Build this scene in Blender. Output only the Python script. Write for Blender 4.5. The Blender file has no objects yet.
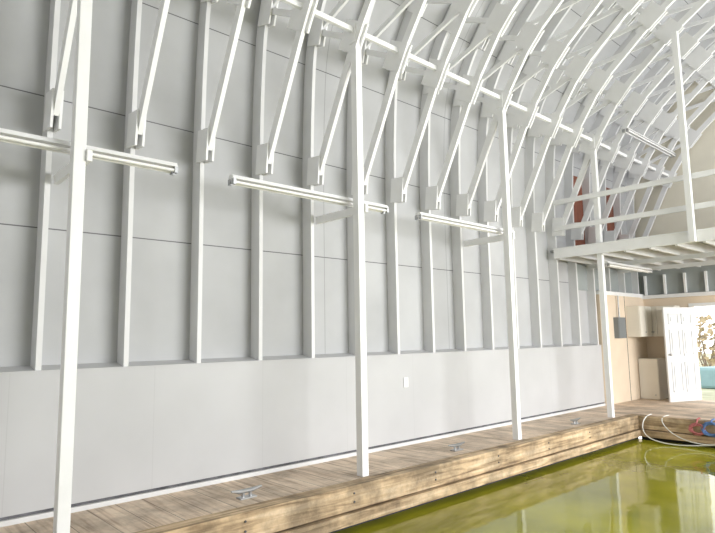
import bpy, bmesh, math, random
from mathutils import Vector, Matrix
random.seed(4)
S=bpy.context.scene
COL=S.collection
# ---------------------------------------------------------------- camera
f,th,ro,ya,cx=577.4,.1217,.0158,.8305,5.47
cam=bpy.data.cameras.new('camera');co=bpy.data.objects.new('camera',cam);COL.objects.link(co);S.camera=co
r=Vector((math.cos(ya),math.sin(ya),0))
F=Vector((-math.sin(ya)*math.cos(th),math.cos(ya)*math.cos(th),math.sin(th)))
U=Vector((math.sin(ya)*math.sin(th),-math.cos(ya)*math.sin(th),math.cos(th)))
R2=r*math.cos(ro)-U*math.sin(ro); U2=r*math.sin(ro)+U*math.cos(ro)
M=Matrix.Identity(4)
for i in range(3):
    M[i][0]=R2[i];M[i][1]=U2[i];M[i][2]=-F[i]
M[0][3],M[1][3],M[2][3]=cx,0,1.45
co.matrix_world=M
cam.sensor_width=36;cam.lens=f/715*36;cam.clip_end=300;cam.clip_start=.05

# ---------------------------------------------------------------- materials
def newmat(name):
    m=bpy.data.materials.new(name);m.use_nodes=True
    nt=m.node_tree;b=nt.nodes['Principled BSDF'];return m,nt,b
def paint(name,col,rough=.6,var=.04,scale=3,bump=.0,metal=0,stretch=(1,1,1)):
    m,nt,b=newmat(name);n=nt.nodes;l=nt.links
    tc=n.new('ShaderNodeTexCoord');mp=n.new('ShaderNodeMapping');mp.inputs['Scale'].default_value=stretch
    no=n.new('ShaderNodeTexNoise');no.inputs['Scale'].default_value=scale;no.inputs['Detail'].default_value=6
    cr=n.new('ShaderNodeValToRGB')
    cr.color_ramp.elements[0].position=.3;cr.color_ramp.elements[1].position=.7
    cr.color_ramp.elements[0].color=tuple(max(0,c*(1-var)) for c in col)+(1,)
    cr.color_ramp.elements[1].color=tuple(min(1,c*(1+var)) for c in col)+(1,)
    l.new(tc.outputs['Object'],mp.inputs['Vector']);l.new(mp.outputs['Vector'],no.inputs['Vector'])
    l.new(no.outputs['Fac'],cr.inputs['Fac']);l.new(cr.outputs['Color'],b.inputs['Base Color'])
    b.inputs['Roughness'].default_value=rough;b.inputs['Metallic'].default_value=metal
    if bump:
        bp=n.new('ShaderNodeBump');bp.inputs['Strength'].default_value=bump;bp.inputs['Distance'].default_value=.01
        l.new(no.outputs['Fac'],bp.inputs['Height']);l.new(bp.outputs['Normal'],b.inputs['Normal'])
    return m
def math_node(nt,op,a,b=None,c=None):
    n=nt.nodes.new('ShaderNodeMath');n.operation=op
    for i,v in enumerate((a,b,c)):
        if v is None: continue
        if isinstance(v,(int,float)): n.inputs[i].default_value=v
        else: nt.links.new(v,n.inputs[i])
    return n.outputs[0]
def seam_mask(nt,coord,period,offset,w):
    a=math_node(nt,'ADD',coord,offset+1000*period)
    fr=math_node(nt,'MODULO',a,period)
    return math_node(nt,'LESS_THAN',fr,w)
def panel_mat(name,col,line,pu,ou,pv,ov,w=.012,rough=.7,amp=.05):
    m,nt,b=newmat(name);n=nt.nodes;l=nt.links
    uv=n.new('ShaderNodeUVMap');uv.uv_map='UVMap'
    sp=n.new('ShaderNodeSeparateXYZ');l.new(uv.outputs['UV'],sp.inputs[0])
    s1=seam_mask(nt,sp.outputs[0],pu,ou,w);s2=seam_mask(nt,sp.outputs[1],pv,ov,w)
    mx=math_node(nt,'MAXIMUM',math_node(nt,'MULTIPLY',s1,.45),s2)
    no=n.new('ShaderNodeTexNoise');no.inputs['Scale'].default_value=1.2;no.inputs['Detail'].default_value=7
    tc=n.new('ShaderNodeTexCoord');l.new(tc.outputs['Object'],no.inputs['Vector'])
    cr=n.new('ShaderNodeValToRGB');cr.color_ramp.elements[0].position=.3;cr.color_ramp.elements[1].position=.7
    cr.color_ramp.elements[0].color=tuple(c*(1-amp) for c in col)+(1,);cr.color_ramp.elements[1].color=tuple(min(1,c*(1+amp)) for c in col)+(1,)
    l.new(no.outputs['Fac'],cr.inputs['Fac'])
    mix=n.new('ShaderNodeMix');mix.data_type='RGBA'
    l.new(mx,mix.inputs[0]);l.new(cr.outputs['Color'],mix.inputs[6]);mix.inputs[7].default_value=tuple(line)+(1,)
    l.new(mix.outputs[2],b.inputs['Base Color']);b.inputs['Roughness'].default_value=rough
    return m
WHITE=paint('white_paint',(.86,.865,.87),.45,.03,4)
RIB=paint('rib_paint',(.70,.705,.715),.5,.04,3)
SKIN=panel_mat('sheathing_paint',(.455,.462,.473),(.13,.13,.14),2.44,.3,1.22,-1.235,.011,amp=.09)
LOW=panel_mat('plywood_paint',(.51,.515,.525),(.41,.415,.42),1.22,.1,9.0,3,.006,.6)
BEIGE=paint('beige_board',(.76,.64,.50),.7,.05,2)
CREAM=paint('cream_board',(.78,.74,.63),.7,.04,2)
FRONTW=paint('pale_grey_wall_paint',(.75,.76,.78),.7,.04,2)
CAB=paint('cabinet_cream_paint',(.80,.76,.67),.5,.03,2)
GREYB=paint('grey_band_paint',(.32,.35,.35),.7,.05,2)
JOIST=paint('joist_paint',(.66,.67,.67),.6,.05,3)
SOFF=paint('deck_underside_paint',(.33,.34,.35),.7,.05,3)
RED=paint('red_brown_plywood',(.20,.065,.038),.7,.3,5,stretch=(1,1,.2))
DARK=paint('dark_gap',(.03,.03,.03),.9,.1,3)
GAP=paint('base_gap_shadow_board',(.12,.12,.13),.9,.5,9)
METAL=paint('galvanised_metal',(.42,.43,.44),.35,.1,20,metal=.9)
PLATE=paint('dark_steel_bolt',(.10,.10,.11),.5,.2,20,metal=.5)
GREYBOX=paint('grey_enamel',(.20,.22,.23),.4,.05,5)
TUBE=paint('frosted_glass_tube',(.9,.9,.9),.2,.01,5)
def wood(name,c1,c2,c3,axis,plank=None,rough=.75,lo=.72,hi=1.12):
    m,nt,b=newmat(name);n=nt.nodes;l=nt.links
    tc=n.new('ShaderNodeTexCoord');sp=n.new('ShaderNodeSeparateXYZ');l.new(tc.outputs['Object'],sp.inputs[0])
    mp=n.new('ShaderNodeMapping');sc=[14,14,14];sc[axis]=.9;mp.inputs['Scale'].default_value=sc
    l.new(tc.outputs['Object'],mp.inputs['Vector'])
    no=n.new('ShaderNodeTexNoise');no.inputs['Scale'].default_value=1.6;no.inputs['Detail'].default_value=8;no.inputs['Distortion'].default_value=.6
    l.new(mp.outputs['Vector'],no.inputs['Vector'])
    cr=n.new('ShaderNodeValToRGB');e=cr.color_ramp.elements;e[0].position=.32;e[0].color=c3+(1,);e[1].position=.7;e[1].color=c1+(1,)
    x=e.new(.5);x.color=c2+(1,)
    l.new(no.outputs['Fac'],cr.inputs['Fac'])
    big=n.new('ShaderNodeTexNoise');big.inputs['Scale'].default_value=1.5;big.inputs['Detail'].default_value=9;big.inputs['Roughness'].default_value=.7
    l.new(tc.outputs['Object'],big.inputs['Vector'])
    bg=n.new('ShaderNodeMapRange');bg.inputs[1].default_value=.38;bg.inputs[2].default_value=.58;bg.inputs[3].default_value=lo;bg.inputs[4].default_value=hi
    l.new(big.outputs['Fac'],bg.inputs[0])
    fac=bg.outputs[0]
    if plank:
        pa=sp.outputs[1-axis] if axis<2 else sp.outputs[2]
        q=math_node(nt,'DIVIDE',math_node(nt,'ADD',pa,100.0),plank)
        wn=n.new('ShaderNodeTexWhiteNoise');wn.noise_dimensions='1D';l.new(math_node(nt,'FLOOR',q),wn.inputs['W'])
        mr=n.new('ShaderNodeMapRange');mr.inputs[3].default_value=.86;mr.inputs[4].default_value=1.08;l.new(wn.outputs['Value'],mr.inputs[0])
        fac=math_node(nt,'MULTIPLY',fac,mr.outputs[0])
        gap=math_node(nt,'GREATER_THAN',math_node(nt,'FRACT',q),.035)
        gp=n.new('ShaderNodeMapRange');gp.inputs[3].default_value=.45;gp.inputs[4].default_value=1;l.new(gap,gp.inputs[0])
        fac=math_node(nt,'MULTIPLY',fac,gp.outputs[0])
    vm=n.new('ShaderNodeVectorMath');vm.operation='SCALE';l.new(cr.outputs['Color'],vm.inputs[0]);l.new(fac,vm.inputs['Scale'])
    l.new(vm.outputs[0],b.inputs['Base Color']);b.inputs['Roughness'].default_value=rough
    bp=n.new('ShaderNodeBump');bp.inputs['Strength'].default_value=.3;bp.inputs['Distance'].default_value=.01
    l.new(no.outputs['Fac'],bp.inputs['Height']);l.new(bp.outputs['Normal'],b.inputs['Normal'])
    return m
DECK=wood('dock_planking',(.80,.67,.53),(.72,.58,.45),(.50,.38,.28),0,.24,lo=.62,hi=1.06)
TIMB=wood('weathered_timber',(.72,.56,.38),(.56,.41,.25),(.24,.16,.09),1,lo=.45,hi=1.08)
TIMBX=wood('weathered_timber_cross',(.64,.50,.34),(.50,.36,.22),(.25,.17,.10),0,lo=.45,hi=1.08)
WATER,nt,b=newmat('lit_yellow_green_water')
b.inputs['Roughness'].default_value=.03;b.inputs['IOR'].default_value=1.36
tc=nt.nodes.new('ShaderNodeTexCoord')
no=nt.nodes.new('ShaderNodeTexNoise');no.inputs['Scale'].default_value=1.6;no.inputs['Detail'].default_value=4
nt.links.new(tc.outputs['Object'],no.inputs['Vector'])
bp=nt.nodes.new('ShaderNodeBump');bp.inputs['Strength'].default_value=.14;bp.inputs['Distance'].default_value=.03
nt.links.new(no.outputs['Fac'],bp.inputs['Height']);nt.links.new(bp.outputs['Normal'],b.inputs['Normal'])
n2=nt.nodes.new('ShaderNodeTexNoise');n2.inputs['Scale'].default_value=.55;n2.inputs['Detail'].default_value=4
nt.links.new(tc.outputs['Object'],n2.inputs['Vector'])
cr=nt.nodes.new('ShaderNodeValToRGB');cr.color_ramp.elements[0].position=.35;cr.color_ramp.elements[1].position=.68
cr.color_ramp.elements[0].color=(.15,.155,.018,1);cr.color_ramp.elements[1].color=(.36,.35,.022,1)  # yellow-green of light passing through the water, put into the base colour
nt.links.new(n2.outputs['Fac'],cr.inputs['Fac']);nt.links.new(cr.outputs['Color'],b.inputs['Base Color'])

# ---------------------------------------------------------------- mesh builder
class MB:
    def __init__(s): s.v=[];s.f=[];s.m=[];s.mats=[]
    def mi(s,m):
        if m not in s.mats: s.mats.append(m)
        return s.mats.index(m)
    def add(s,vs,fs,m):
        o=len(s.v);s.v+= [tuple(v) for v in vs];k=s.mi(m)
        for f_ in fs: s.f.append(tuple(i+o for i in f_));s.m.append(k)
    def box(s,a,b,m):
        x0,y0,z0=a;x1,y1,z1=b
        s.add([(x0,y0,z0),(x1,y0,z0),(x1,y1,z0),(x0,y1,z0),(x0,y0,z1),(x1,y0,z1),(x1,y1,z1),(x0,y1,z1)],
          [(0,3,2,1),(4,5,6,7),(0,1,5,4),(1,2,6,5),(2,3,7,6),(3,0,4,7)],m)
    def beam(s,p,q,w,h,m,up=(0,0,1)):
        p=Vector(p);q=Vector(q);d=(q-p).normalized();upv=Vector(up)
        sd=d.cross(upv)
        if sd.length<1e-4: sd=d.cross(Vector((1,0,0)))
        sd.normalize();u=sd.cross(d).normalized()
        vs=[]
        for c in (p,q):
            for a,b_ in ((-1,-1),(1,-1),(1,1),(-1,1)): vs.append(c+sd*(a*w/2)+u*(b_*h/2))
        s.add(vs,[(0,1,2,3),(7,6,5,4),(0,4,5,1),(1,5,6,2),(2,6,7,3),(3,7,4,0)],m)
    def cyl(s,p,q,r_,m,n=12,r2=None):
        p=Vector(p);q=Vector(q);d=(q-p).normalized();a=d.orthogonal().normalized();b_=d.cross(a)
        r2=r_ if r2 is None else r2
        vs=[p+(a*math.cos(t)+b_*math.sin(t))*r_ for t in [2*math.pi*i/n for i in range(n)]]
        vs+=[q+(a*math.cos(t)+b_*math.sin(t))*r2 for t in [2*math.pi*i/n for i in range(n)]]
        fs=[(i,(i+1)%n,n+(i+1)%n,n+i) for i in range(n)]+[tuple(range(n-1,-1,-1)),tuple(range(n,2*n))]
        s.add(vs,fs,m)
    def poly(s,pts,y0,y1,m):
        n=len(pts);vs=[(x,y0,z) for x,z in pts]+[(x,y1,z) for x,z in pts]
        s.add(vs,[tuple(range(n)),tuple(range(2*n-1,n-1,-1))]+[(i,n+i,n+(i+1)%n,(i+1)%n) for i in range(n)],m)
    def mesh(s,name,bevel=0):
        me=bpy.data.meshes.new(name);me.from_pydata(s.v,[],s.f)
        for m in s.mats: me.materials.append(m)
        for p,k in zip(me.polygons,s.m): p.material_index=k
        me.validate()
        bm=bmesh.new();bm.from_mesh(me);bmesh.ops.recalc_face_normals(bm,faces=bm.faces);bm.to_mesh(me);bm.free()
        return me
    def obj(s,name,loc=(0,0,0),bevel=0,parent=None):
        o=bpy.data.objects.new(name,s.mesh(name));COL.objects.link(o);o.location=loc
        if bevel:
            md=o.modifiers.new('bevel','BEVEL');md.width=bevel;md.segments=2;md.limit_method='ANGLE'
        if parent: o.parent=parent
        return o
def one(name,a,b,m,bevel=0):
    q=MB();q.box(a,b,m);return q.obj(name,bevel=bevel)

Y0,SP=1.331,.734
YK=lambda k:Y0+SP*k
YS,YE=-2.6,13.95
XR=11.0
# ---------------------------------------------------------------- arch profile
ctrl=[(0,1.2),(0,2.4),(0,3.5),(.03,4.4),(.1,5.1),(.30,5.65),(.68,6.2),(1.3,6.8),(2.1,7.35),(3.1,7.85),(4.3,8.3),(5.5,8.55)]
def catmull(c,n=4):
    P=[Vector(p) for p in c];out=[]
    for i in range(len(P)-1):
        p0=P[max(i-1,0)];p1=P[i];p2=P[i+1];p3=P[min(i+2,len(P)-1)]
        for j in range(n):
            t=j/n
            out.append(.5*((2*p1)+(-p0+p2)*t+(2*p0-5*p1+4*p2-p3)*t*t+(-p0+3*p1-3*p2+p3)*t**3))
    out.append(P[-1]);return out
IN=catmull(ctrl)
def offs(path,d):
    o=[]
    for i,p in enumerate(path):
        a=path[max(i-1,0)];b=path[min(i+1,len(path)-1)];t=(b-a).normalized()
        o.append(p+Vector((-t.y,t.x))*d)
    return o
DEP=.17
OUT=offs(IN,DEP)
def near(z=None,x=None):
    return min(IN,key=lambda p:abs((p.y-z) if z is not None else (p.x-x)))
A,B,C,D,E,G,H=[Vector(p) for p in [(.13,3.45),(.83,4.87),(1.38,5.68),(2.3,6.45),(3.3,7.1),(4.4,7.6),(5.5,7.9)]]
tr=MB();n=len(IN);T=.046
vs=[(p.x,-T/2,p.y) for p in IN]+[(p.x,-T/2,p.y) for p in OUT]+[(p.x,T/2,p.y) for p in IN]+[(p.x,T/2,p.y) for p in OUT]
fs=[]
for i in range(n-1):
    fs+=[(i,i+1,n+i+1,n+i),(2*n+i,3*n+i,3*n+i+1,2*n+i+1),(i,2*n+i,2*n+i+1,i+1),(n+i,n+i+1,3*n+i+1,3*n+i)]
fs+=[(0,n,3*n,2*n),(n-1,3*n-1,4*n-1,2*n-1)]
tr.add(vs,fs,RIB)
def v3(p,y=0): return (p.x,y,p.y)
nodes=[A,B,C,D,E,G,H]
for a,b_ in zip(nodes,nodes[1:]):
    d=(b_-a).normalized();nn=(-d.y,0,d.x)
    tr.beam(v3(a-d*.03),v3(b_+d*.03),.046,.105,WHITE,up=nn)
for nd,o in [(B,near(z=5.25)),(C,near(z=6.05)),(D,near(x=1.65)),(E,near(x=2.8)),(G,near(x=4.0)),(C,near(z=5.25)),(D,near(z=6.3)),(E,near(x=1.8))]:
    d=(o-nd).normalized();tr.beam(v3(nd),v3(o-d*.0),.036,.07,WHITE,up=(-d.y,0,d.x))
def gusset(p,d,w,h):
    d=d.normalized();nn=(-d.y,0,d.x)
    for sgn in (-1,1):
        tr.beam((p.x-d.x*h/2,sgn*(T/2+.012),p.y-d.y*h/2),(p.x+d.x*h/2,sgn*(T/2+.012),p.y+d.y*h/2),.022,w,WHITE,up=nn)
gusset(Vector((.07,3.47)),Vector((.1,1)),.22,.34)
for a,b_,c in zip(nodes,nodes[1:],nodes[2:]): gusset(b_-Vector((.04,-.04)),(c-a),.31,.35)
for p in (near(z=5.25),near(z=6.05),near(x=1.65),near(x=2.8)):
    i=IN.index(p);d=IN[i+1]-IN[i-1];gusset(p,d,.24,.36)
me=tr.mesh('roof_truss_rib')
for k in range(-5,18):
    if YK(k)>YE-.1: continue
    o=bpy.data.objects.new('roof_truss_rib',me);COL.objects.link(o);o.location=(0,YK(k),0)
    if k%2==0:
        o=bpy.data.objects.new('roof_truss_rib',me);COL.objects.link(o);o.location=(11,YK(k),0);o.rotation_euler=(0,0,math.pi)

# ---------------------------------------------------------------- shell
def strip(name,path,y0,y1,thick,mat):
    q=MB();n=len(path);o2=offs(path,thick)
    vs=[(p.x,y0,p.y) for p in path]+[(p.x,y1,p.y) for p in path]+[(p.x,y0,p.y) for p in o2]+[(p.x,y1,p.y) for p in o2]
    fs=[]
    for i in range(n-1): fs+=[(i,n+i,n+i+1,i+1),(2*n+i,2*n+i+1,3*n+i+1,3*n+i)]
    fs+=[(0,2*n,3*n,n),(n-1,2*n-1,4*n-1,3*n-1)]
    fs+=[(i,i+1,2*n+i+1,2*n+i) for i in range(n-1)]+[(n+i,3*n+i,3*n+i+1,n+i+1) for i in range(n-1)]
    q.add(vs,fs,mat);o=q.obj(name)
    arc=[path[0].y]
    for a,b_ in zip(path,path[1:]): arc.append(arc[-1]+(b_-a).length)
    uv=o.data.uv_layers.new(name='UVMap')
    for lp in o.data.loops:
        i=lp.vertex_index%n;uv.data[lp.index].uv=(o.data.vertices[lp.vertex_index].co.y,arc[i])
    return o
sk=[p for p in OUT]
strip('wall_left_upper',[p for p in sk if p.y<=5.2],YS,YE,.02,SKIN)
cp=[sk[i] for i in range(len(sk)) if sk[min(i+1,len(sk)-1)].y>5.2]
full=cp+[Vector((11-p.x,p.y)) for p in reversed(cp[:-1])]  # unseen right half mirrored in to cut the ambient light
strip('ceiling',full,YS,YE,.02,SKIN)
lw=MB();lw.box((-.19,YS,.07),(0,11.72,1.2),LOW);lo=lw.obj('wall_left_lower')
uv=lo.data.uv_layers.new(name='UVMap')
for lp in lo.data.loops:
    c=lo.data.vertices[lp.vertex_index].co;uv.data[lp.index].uv=(c.y,c.z)
q=MB();q.add([(-.17,YS,1.2),(.008,YS,1.2),(.008,YS,1.212),(-.17,YS,1.25),(-.17,11.72,1.2),(.008,11.72,1.2),(.008,11.72,1.212),(-.17,11.72,1.25)],
 [(0,1,2,3),(4,7,6,5),(0,4,5,1),(1,5,6,2),(2,6,7,3),(3,7,4,0)],LOW);sl=q.obj('trim_wall_ledge');sl.data.uv_layers.new(name='UVMap')
q=MB();q.box((-.1,YS,0),(-.02,11.72,.07),GAP);q.obj('trim_wall_base_gap')
one('baseboard_left',(-.02,YS,0),(.012,11.72,.042),RIB)
q=MB();q.box((-.1,11.72,0),(.03,YE,2.25),BEIGE);q.box((-.1,11.72,2.25),(.05,YE,2.33),WHITE)
q.box((-.16,11.0,2.33),(-.14,YE,2.85),GREYB);q.box((.03,12.9,0),(.035,12.91,2.25),DARK);q.obj('wall_left_kitchenette')
ew=MB();dx0,dx1,dz=1.05,1.90,2.0
ew.box((-.14,YE,0),(dx0,YE+.12,2.25),BEIGE);ew.box((dx0,YE,dz),(dx1,YE+.12,2.25),BEIGE);ew.box((dx1,YE,0),(XR,YE+.12,2.25),BEIGE)
ew.box((-.14,YE,2.25),(XR,YE+.12,2.9),GREYB)
gp=[(p.x,p.y) for p in OUT if p.y>2.9];gpm=[(11-x,z) for x,z in reversed(gp[:-1])]
ew.poly([(-.14,2.9)]+gp+gpm+[(11.14,2.9)],YE,YE+.12,CREAM)
ew.obj('wall_end')
q=MB()
for i in range(14): q.box((.1+i*.42,YE-.08,2.31),(.14+i*.42,YE,2.75),WHITE)
q.box((0,YE-.09,2.22),(6.5,YE,2.3),WHITE);q.obj('trim_end_wall_studs')
q=MB();q.poly([(-.14,0)]+[(p.x,p.y) for p in OUT if p.y>1.3]+[(11-p.x,p.y) for p in reversed(OUT[:-1]) if p.y>1.3]+[(11.14,0)],YS-.12,YS,FRONTW);q.obj('wall_front_blocker')  # unseen end wall, added to keep light off the ribs' near sides
q=MB();q.box((XR+.14,YS,-.4),(XR+.26,3.0,5.2),FRONTW);q.box((XR+.14,3.0,3.9),(XR+.26,YE,5.2),FRONTW);q.box((XR+.14,3.0,-.4),(XR+.26,YE,-.05),FRONTW);q.obj('wall_right_blocker')  # unseen wall added and left open so light enters from the far right
for i,(a,b_) in enumerate([((dx0-.07,YE-.02,0),(dx0,YE+.0,dz+.07)),((dx1,YE-.02,0),(dx1+.07,YE,dz+.07)),((dx0,YE-.02,dz),(dx1,YE,dz+.07))]):
    one('trim_%d'%(i+1),a,b_,WHITE)
DOOR=paint('door_paint',(.76,.77,.78),.4,.02,3)
dl=MB();W,Hh,t=.88,1.98,.04
dl.box((0,0,0.0),(W,t,Hh),DOOR)
for (px0,px1) in ((.11,.40),(.48,.77)):
    for (z0,z1) in ((.2,.82),(.95,1.5),(1.62,1.84)):
        for s_,yy in ((-1,0),(1,t)):
            for a,b_ in (((px0,z0),(px1,z0+.025)),((px0,z1-.025),(px1,z1)),((px0,z0),(px0+.025,z1)),((px1-.025,z0),(px1,z1))):
                dl.box((a[0],min(yy,yy+s_*.016),a[1]),(b_[0],max(yy,yy+s_*.016),b_[1]),DOOR)
            dl.box((px0+.06,min(yy,yy+s_*.016),z0+.06),(px1-.06,max(yy,yy+s_*.016),z1-.06),DOOR)
for s_ in (-1,1):
    y_=t/2;dl.cyl((W-.07,y_+s_*.02,.98),(W-.07,y_+s_*.07,.98),.012,METAL);dl.cyl((W-.07,y_+s_*.06,.98),(W-.07,y_+s_*.085,.98),.028,METAL,16,.02)
do=dl.obj('door_1',loc=(1.06,13.90,0),bevel=.003)
do.rotation_euler=(0,0,math.atan2(13.07-13.9,.72-1.06))

# ---------------------------------------------------------------- posts, beam, arms
for k in (-4,0,4,8,12):
    q=MB();q.box((.787,YK(k)-.045,0),(.877,YK(k)+.045,4.93),WHITE)
    q.box((.775,YK(k)-.058,4.80),(.889,YK(k)-.045,5.02),WHITE);q.box((.775,YK(k)+.045,4.80),(.889,YK(k)+.058,5.02),WHITE)
    q.obj('support_post',bevel=.004)
one('longitudinal_beam',(.81,YS,4.93),(.855,YE,4.99),WHITE,.003)
for k in (-4,0,4,8):
    q=MB();q.box((0,YK(k)+.045,2.83),(.90,YK(k)+.085,2.92),WHITE);q.obj('bracket_arm',bevel=.003)
def fixture(x,z,y0,y1):
    q=MB()
    q.add([(x-.03,y0,z+.04),(x+.03,y0,z+.04),(x+.055,y0,z+.0),(x-.055,y0,z+.0),(x-.03,y1,z+.04),(x+.03,y1,z+.04),(x+.055,y1,z+.0),(x-.055,y1,z+.0)],
      [(0,1,2,3),(7,6,5,4),(0,4,5,1),(1,5,6,2),(2,6,7,3),(3,7,4,0)],WHITE)
    for dx in (-.035,.035):
        q.cyl((x+dx,y0+.02,z-.03),(x+dx,y1-.02,z-.03),.014,TUBE)
        for yy in (y0,y1-.03): q.box((x+dx-.02,yy,z-.055),(x+dx+.02,yy+.03,z+.002),METAL)
    return q.obj('fluorescent_light_fixture')
for a,b_ in ((.2,2.2),(2.76,4.87),(5.45,7.6)): fixture(.66,2.98,a,b_)
fixture(.85,2.70,10.3,12.3);fixture(1.2,5.22,10.7,13.1)
def tube_curve(name,pts,rad,mat,cyc=False):
    c=bpy.data.curves.new(name,'CURVE');c.dimensions='3D';c.bevel_depth=rad;c.bevel_resolution=3
    sp=c.splines.new('NURBS');sp.points.add(len(pts)-1)
    for p,q_ in zip(sp.points,pts): p.co=(*q_,1)
    sp.use_endpoint_u=True;sp.order_u=4
    c.materials.append(mat);o=bpy.data.objects.new(name,c);COL.objects.link(o);return o

# ---------------------------------------------------------------- mezzanine
mz=MB();ym=10.07
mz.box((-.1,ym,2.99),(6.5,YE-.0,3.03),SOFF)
mz.box((0.0,ym-.05,2.86),(6.5,ym,3.04),WHITE)
mz.box((0.0,ym-.06,3.03),(6.5,ym+.04,3.05),WHITE)
for i in range(16): mz.box((.05+i*.41,ym,2.84),(.09+i*.41,YE-.1,2.99),JOIST)
for yy in (11.4,12.8): mz.box((0,yy,2.76),(6.5,yy+.05,2.84),JOIST)
mz.obj('mezzanine_deck')
rl=MB()
for z in (3.43,3.93): rl.box((0.02,ym-.02,z-.045),(6.4,ym+.02,z+.045),WHITE)
rl.obj('mezzanine_railing',bevel=.003)
for x in (2.4,3.97,5.5):
    one('railing_post',(x-.045,ym-.15,2.86),(x+.045,ym-.062,6.35),WHITE,.004)
q=MB()
q.box((-.155,YK(13)+.04,3.04),(-.12,YK(14)-.04,4.95),RED)
q.box((-.155,YK(15)+.04,3.04),(-.12,YK(16)-.04,4.8),RED)
q.obj('red_plywood_panels')

# ---------------------------------------------------------------- docks and water
dk=MB();dk.box((-.19,YS,-.04),(.93,YE,0.0),DECK);dk.obj('floor_dock_left')
YD=10.6
d2=MB();d2.box((.93,YD+.15,-.04),(XR,YE,0.0),DECK);d2.obj('floor_dock_end')
def fascia(name,a,b_,horiz_y,mat):
    q=MB()
    if horiz_y:
        x=1.1
        q.box((.93,a,-.215),(x,b_,.012),mat)
        q.box((.98,a,-.34),(x+.035,b_,-.23),mat)
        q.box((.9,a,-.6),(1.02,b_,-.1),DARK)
        for y in [a+.4+i*1.22 for i in range(int((b_-a)/1.22))]:
            for z in (-.06,-.14): q.cyl((x,y,z),(x+.010,y,z),.010,PLATE)
    else:
        q.box((a,YD,-.215),(b_,YD+.15,.012),mat)
        q.box((a,YD-.035,-.34),(b_,YD+.12,-.23),mat)
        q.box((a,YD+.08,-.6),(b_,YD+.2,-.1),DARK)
    return q.obj(name,bevel=.006)
fascia('dock_edge_timber',YS,YD+.15,True,TIMB);fascia('dock_edge_timber',1.1,XR,False,TIMBX)
wp=MB();wp.box((1.02,YS,-.9),(XR,YD+.08,-.4),WATER);wp.obj('water')
def cleat(x,y):
    q=MB();z=.0
    q.box((-.04,-.085,z),(.04,.085,z+.014),METAL)
    for s_ in (-1,1): q.cyl((0,s_*.04,z+.01),(0,s_*.035,z+.06),.015,METAL)
    q.cyl((0,-.06,z+.065),(0,.06,z+.065),.019,METAL)
    for s_ in (-1,1): q.cyl((0,s_*.06,z+.065),(0,s_*.16,z+.08),.019,METAL,12,.009)
    q.obj('dock_cleat',loc=(x,y,0))
cleat(.68,2.95);cleat(.7,6.02);cleat(.75,9.03)
for y,z in ((5.85,.83),):
    q=MB();q.box((0,y-.04,z-.065),(.012,y+.04,z+.065),WHITE)
    for dz_ in (-.022,.022): q.box((.012,y-.014,z+dz_-.014),(.015,y+.014,z+dz_+.014),CREAM)
    q.obj('wall_outlet')
q=MB();q.box((.03,12.3,1.34),(.13,12.66,1.78),GREYBOX);q.box((.13,12.32,1.36),(.137,12.64,1.76),GREYBOX);q.cyl((.08,12.48,1.78),(.08,12.48,2.25),.015,METAL);q.obj('electrical_panel_box')
def cabinet(name,a,b_,n,axis):
    q=MB();q.box(a,b_,CAB)
    for i in range(n):
        if axis=='y':
            w=(b_[0]-a[0])/n;q.box((a[0]+i*w+.01,a[1]-.018,a[2]+.01),(a[0]+(i+1)*w-.01,a[1],b_[2]-.01),CAB)
            q.cyl((a[0]+(i+.8)*w,a[1]-.018,a[2]+.1),(a[0]+(i+.8)*w,a[1]-.04,a[2]+.1),.012,METAL)
        else:
            w=(b_[1]-a[1])/n;q.box((b_[0],a[1]+i*w+.01,a[2]+.01),(b_[0]+.018,a[1]+(i+1)*w-.01,b_[2]-.01),CAB)
            q.cyl((b_[0]+.018,a[1]+(i+.8)*w,a[2]+.1),(b_[0]+.04,a[1]+(i+.8)*w,a[2]+.1),.012,METAL)
    return q.obj(name,bevel=.003)
cabinet('wall_cabinet',(.035,12.95,1.36),(.3,13.6,2.03),2,'x')
cabinet('wall_cabinet',(.035,13.63,1.36),(.8,13.94,2.03),2,'y')
cabinet('base_cabinet',(.035,13.4,0),(.45,13.94,.88),1,'y')
HOSE=paint('hose_white',(.70,.70,.67),.4,.03,5);BLUE=paint('faded_tarp',(.20,.33,.36),.5,.1,5);ROPEB=paint('rope_blue',(.10,.19,.42),.6,.1,30);PINK=paint('rope_red',(.45,.14,.14),.6,.1,30)
tube_curve('water_hose',[(1.25,10.8,.025),(1.25,10.56,.03),(1.2,10.45,-.1),(1.3,10.3,-.3),(1.6,10.35,-.385),(2.0,10.4,-.38),(2.5,10.45,-.3),(2.9,10.5,-.25)],.009,HOSE)
tube_curve('water_hose',[(1.5,10.9,.02),(1.48,10.56,.03),(1.52,10.5,-.1),(1.8,10.42,-.3),(2.3,10.4,-.36),(2.7,10.45,-.2),(2.9,10.56,.03),(2.95,10.8,.02)],.008,HOSE)
def coil(name,cx_,cz_,mat,r0,n=40):
    pts=[(cx_-.05,10.85,.02),(cx_-.03,10.65,.03),(cx_,10.57,.03)]
    for i in range(n):
        a=math.pi/2+i*.62;rr=r0+.025*math.sin(i*1.7);pts.append((cx_+rr*1.3*math.cos(a),10.54-.001*i+.008*math.sin(i*2.3),cz_+rr*math.sin(a)))
    tube_curve(name,pts,.013,mat)
coil('rope_coil',2.26,-.10,ROPEB,.10);coil('rope_coil',2.05,-.12,PINK,.08,28);coil('rope_coil',2.5,-.11,HOSE,.09,30)

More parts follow.
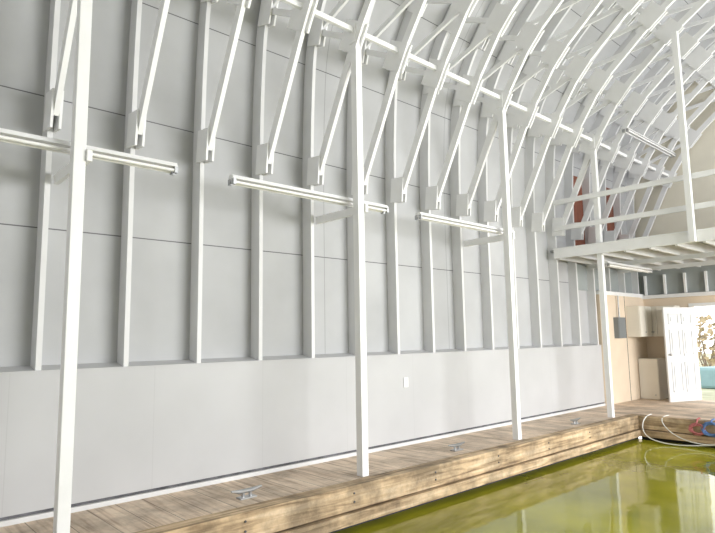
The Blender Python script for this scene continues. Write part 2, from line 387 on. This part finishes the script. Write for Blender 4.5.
# ---------------------------------------------------------------- outdoors
GR=paint('dry_grass',(.36,.37,.26),.9,.3,2);LEAF=paint('autumn_leaves',(.36,.29,.18),.9,.4,6);BARK=paint('bark',(.25,.2,.16),.9,.2,8)
one('ground_outside',(-12,YE+.12,-.25),(16,45,-.03),GR)
def shrub(x,y,h):
    q=MB()
    for i in range(300):
        a=random.random()*6.283;rr=random.random()**.5*h*.45;z=h*(.1+.9*random.random())
        c=Vector((rr*math.cos(a),rr*math.sin(a),z));s_=.04+.07*random.random()
        d1=Vector((random.uniform(-1,1),random.uniform(-1,1),random.uniform(-1,1))).normalized()*s_
        d2_=d1.orthogonal().normalized()*s_
        q.add([c-d1,c-d2_,c+d1,c+d2_],[(0,1,2,3)],LEAF)
    for i in range(9):
        a=random.random()*6.283;q.cyl((0,0,0),(h*.3*math.cos(a),h*.3*math.sin(a),h*.85),.03,BARK,6,.008)
    q.obj('shrub',loc=(x,y,-.03))
for x,y,h in ((-1.2,22,2.0),(-2.8,24,2.2),(-.4,26,2.4),(2.6,25,2.6),(-4.5,27,2.4),(.8,30,2.6),(-2,30,2.6)): shrub(x,y,h)
q=MB();q.add([(-.9,0,0),(.9,0,0),(.9,2,0),(-.9,2,0),(-.5,.1,.55),(.5,.1,.55),(.4,1.9,.5),(-.4,1.9,.5)],[(0,3,2,1),(4,5,6,7),(0,1,5,4),(1,2,6,5),(2,3,7,6),(3,0,4,7)],BLUE);q.obj('tarp_covered_boat',loc=(.4,17,-.03),bevel=.08)

# ---------------------------------------------------------------- light
w=bpy.data.worlds.new('world');S.world=w;w.use_nodes=True
bg=w.node_tree.nodes['Background'];bg.inputs[0].default_value=(.98,.99,1,1);bg.inputs[1].default_value=2.9
def area(name,loc,target,sx,sy,power):
    l=bpy.data.lights.new(name,'AREA');l.shape='RECTANGLE';l.size=sx;l.size_y=sy;l.energy=power;l.color=(1,.995,.99)
    o=bpy.data.objects.new(name,l);COL.objects.link(o);o.location=loc
    o.rotation_euler=(Vector(target)-Vector(loc)).to_track_quat('-Z','Y').to_euler();return o
area('side_fill_light',(10.6,9,2.6),(0,4.5,2.6),8,3.5,1350)  # added soft fill lamp on the right, out of view
S.view_settings.view_transform='Standard'
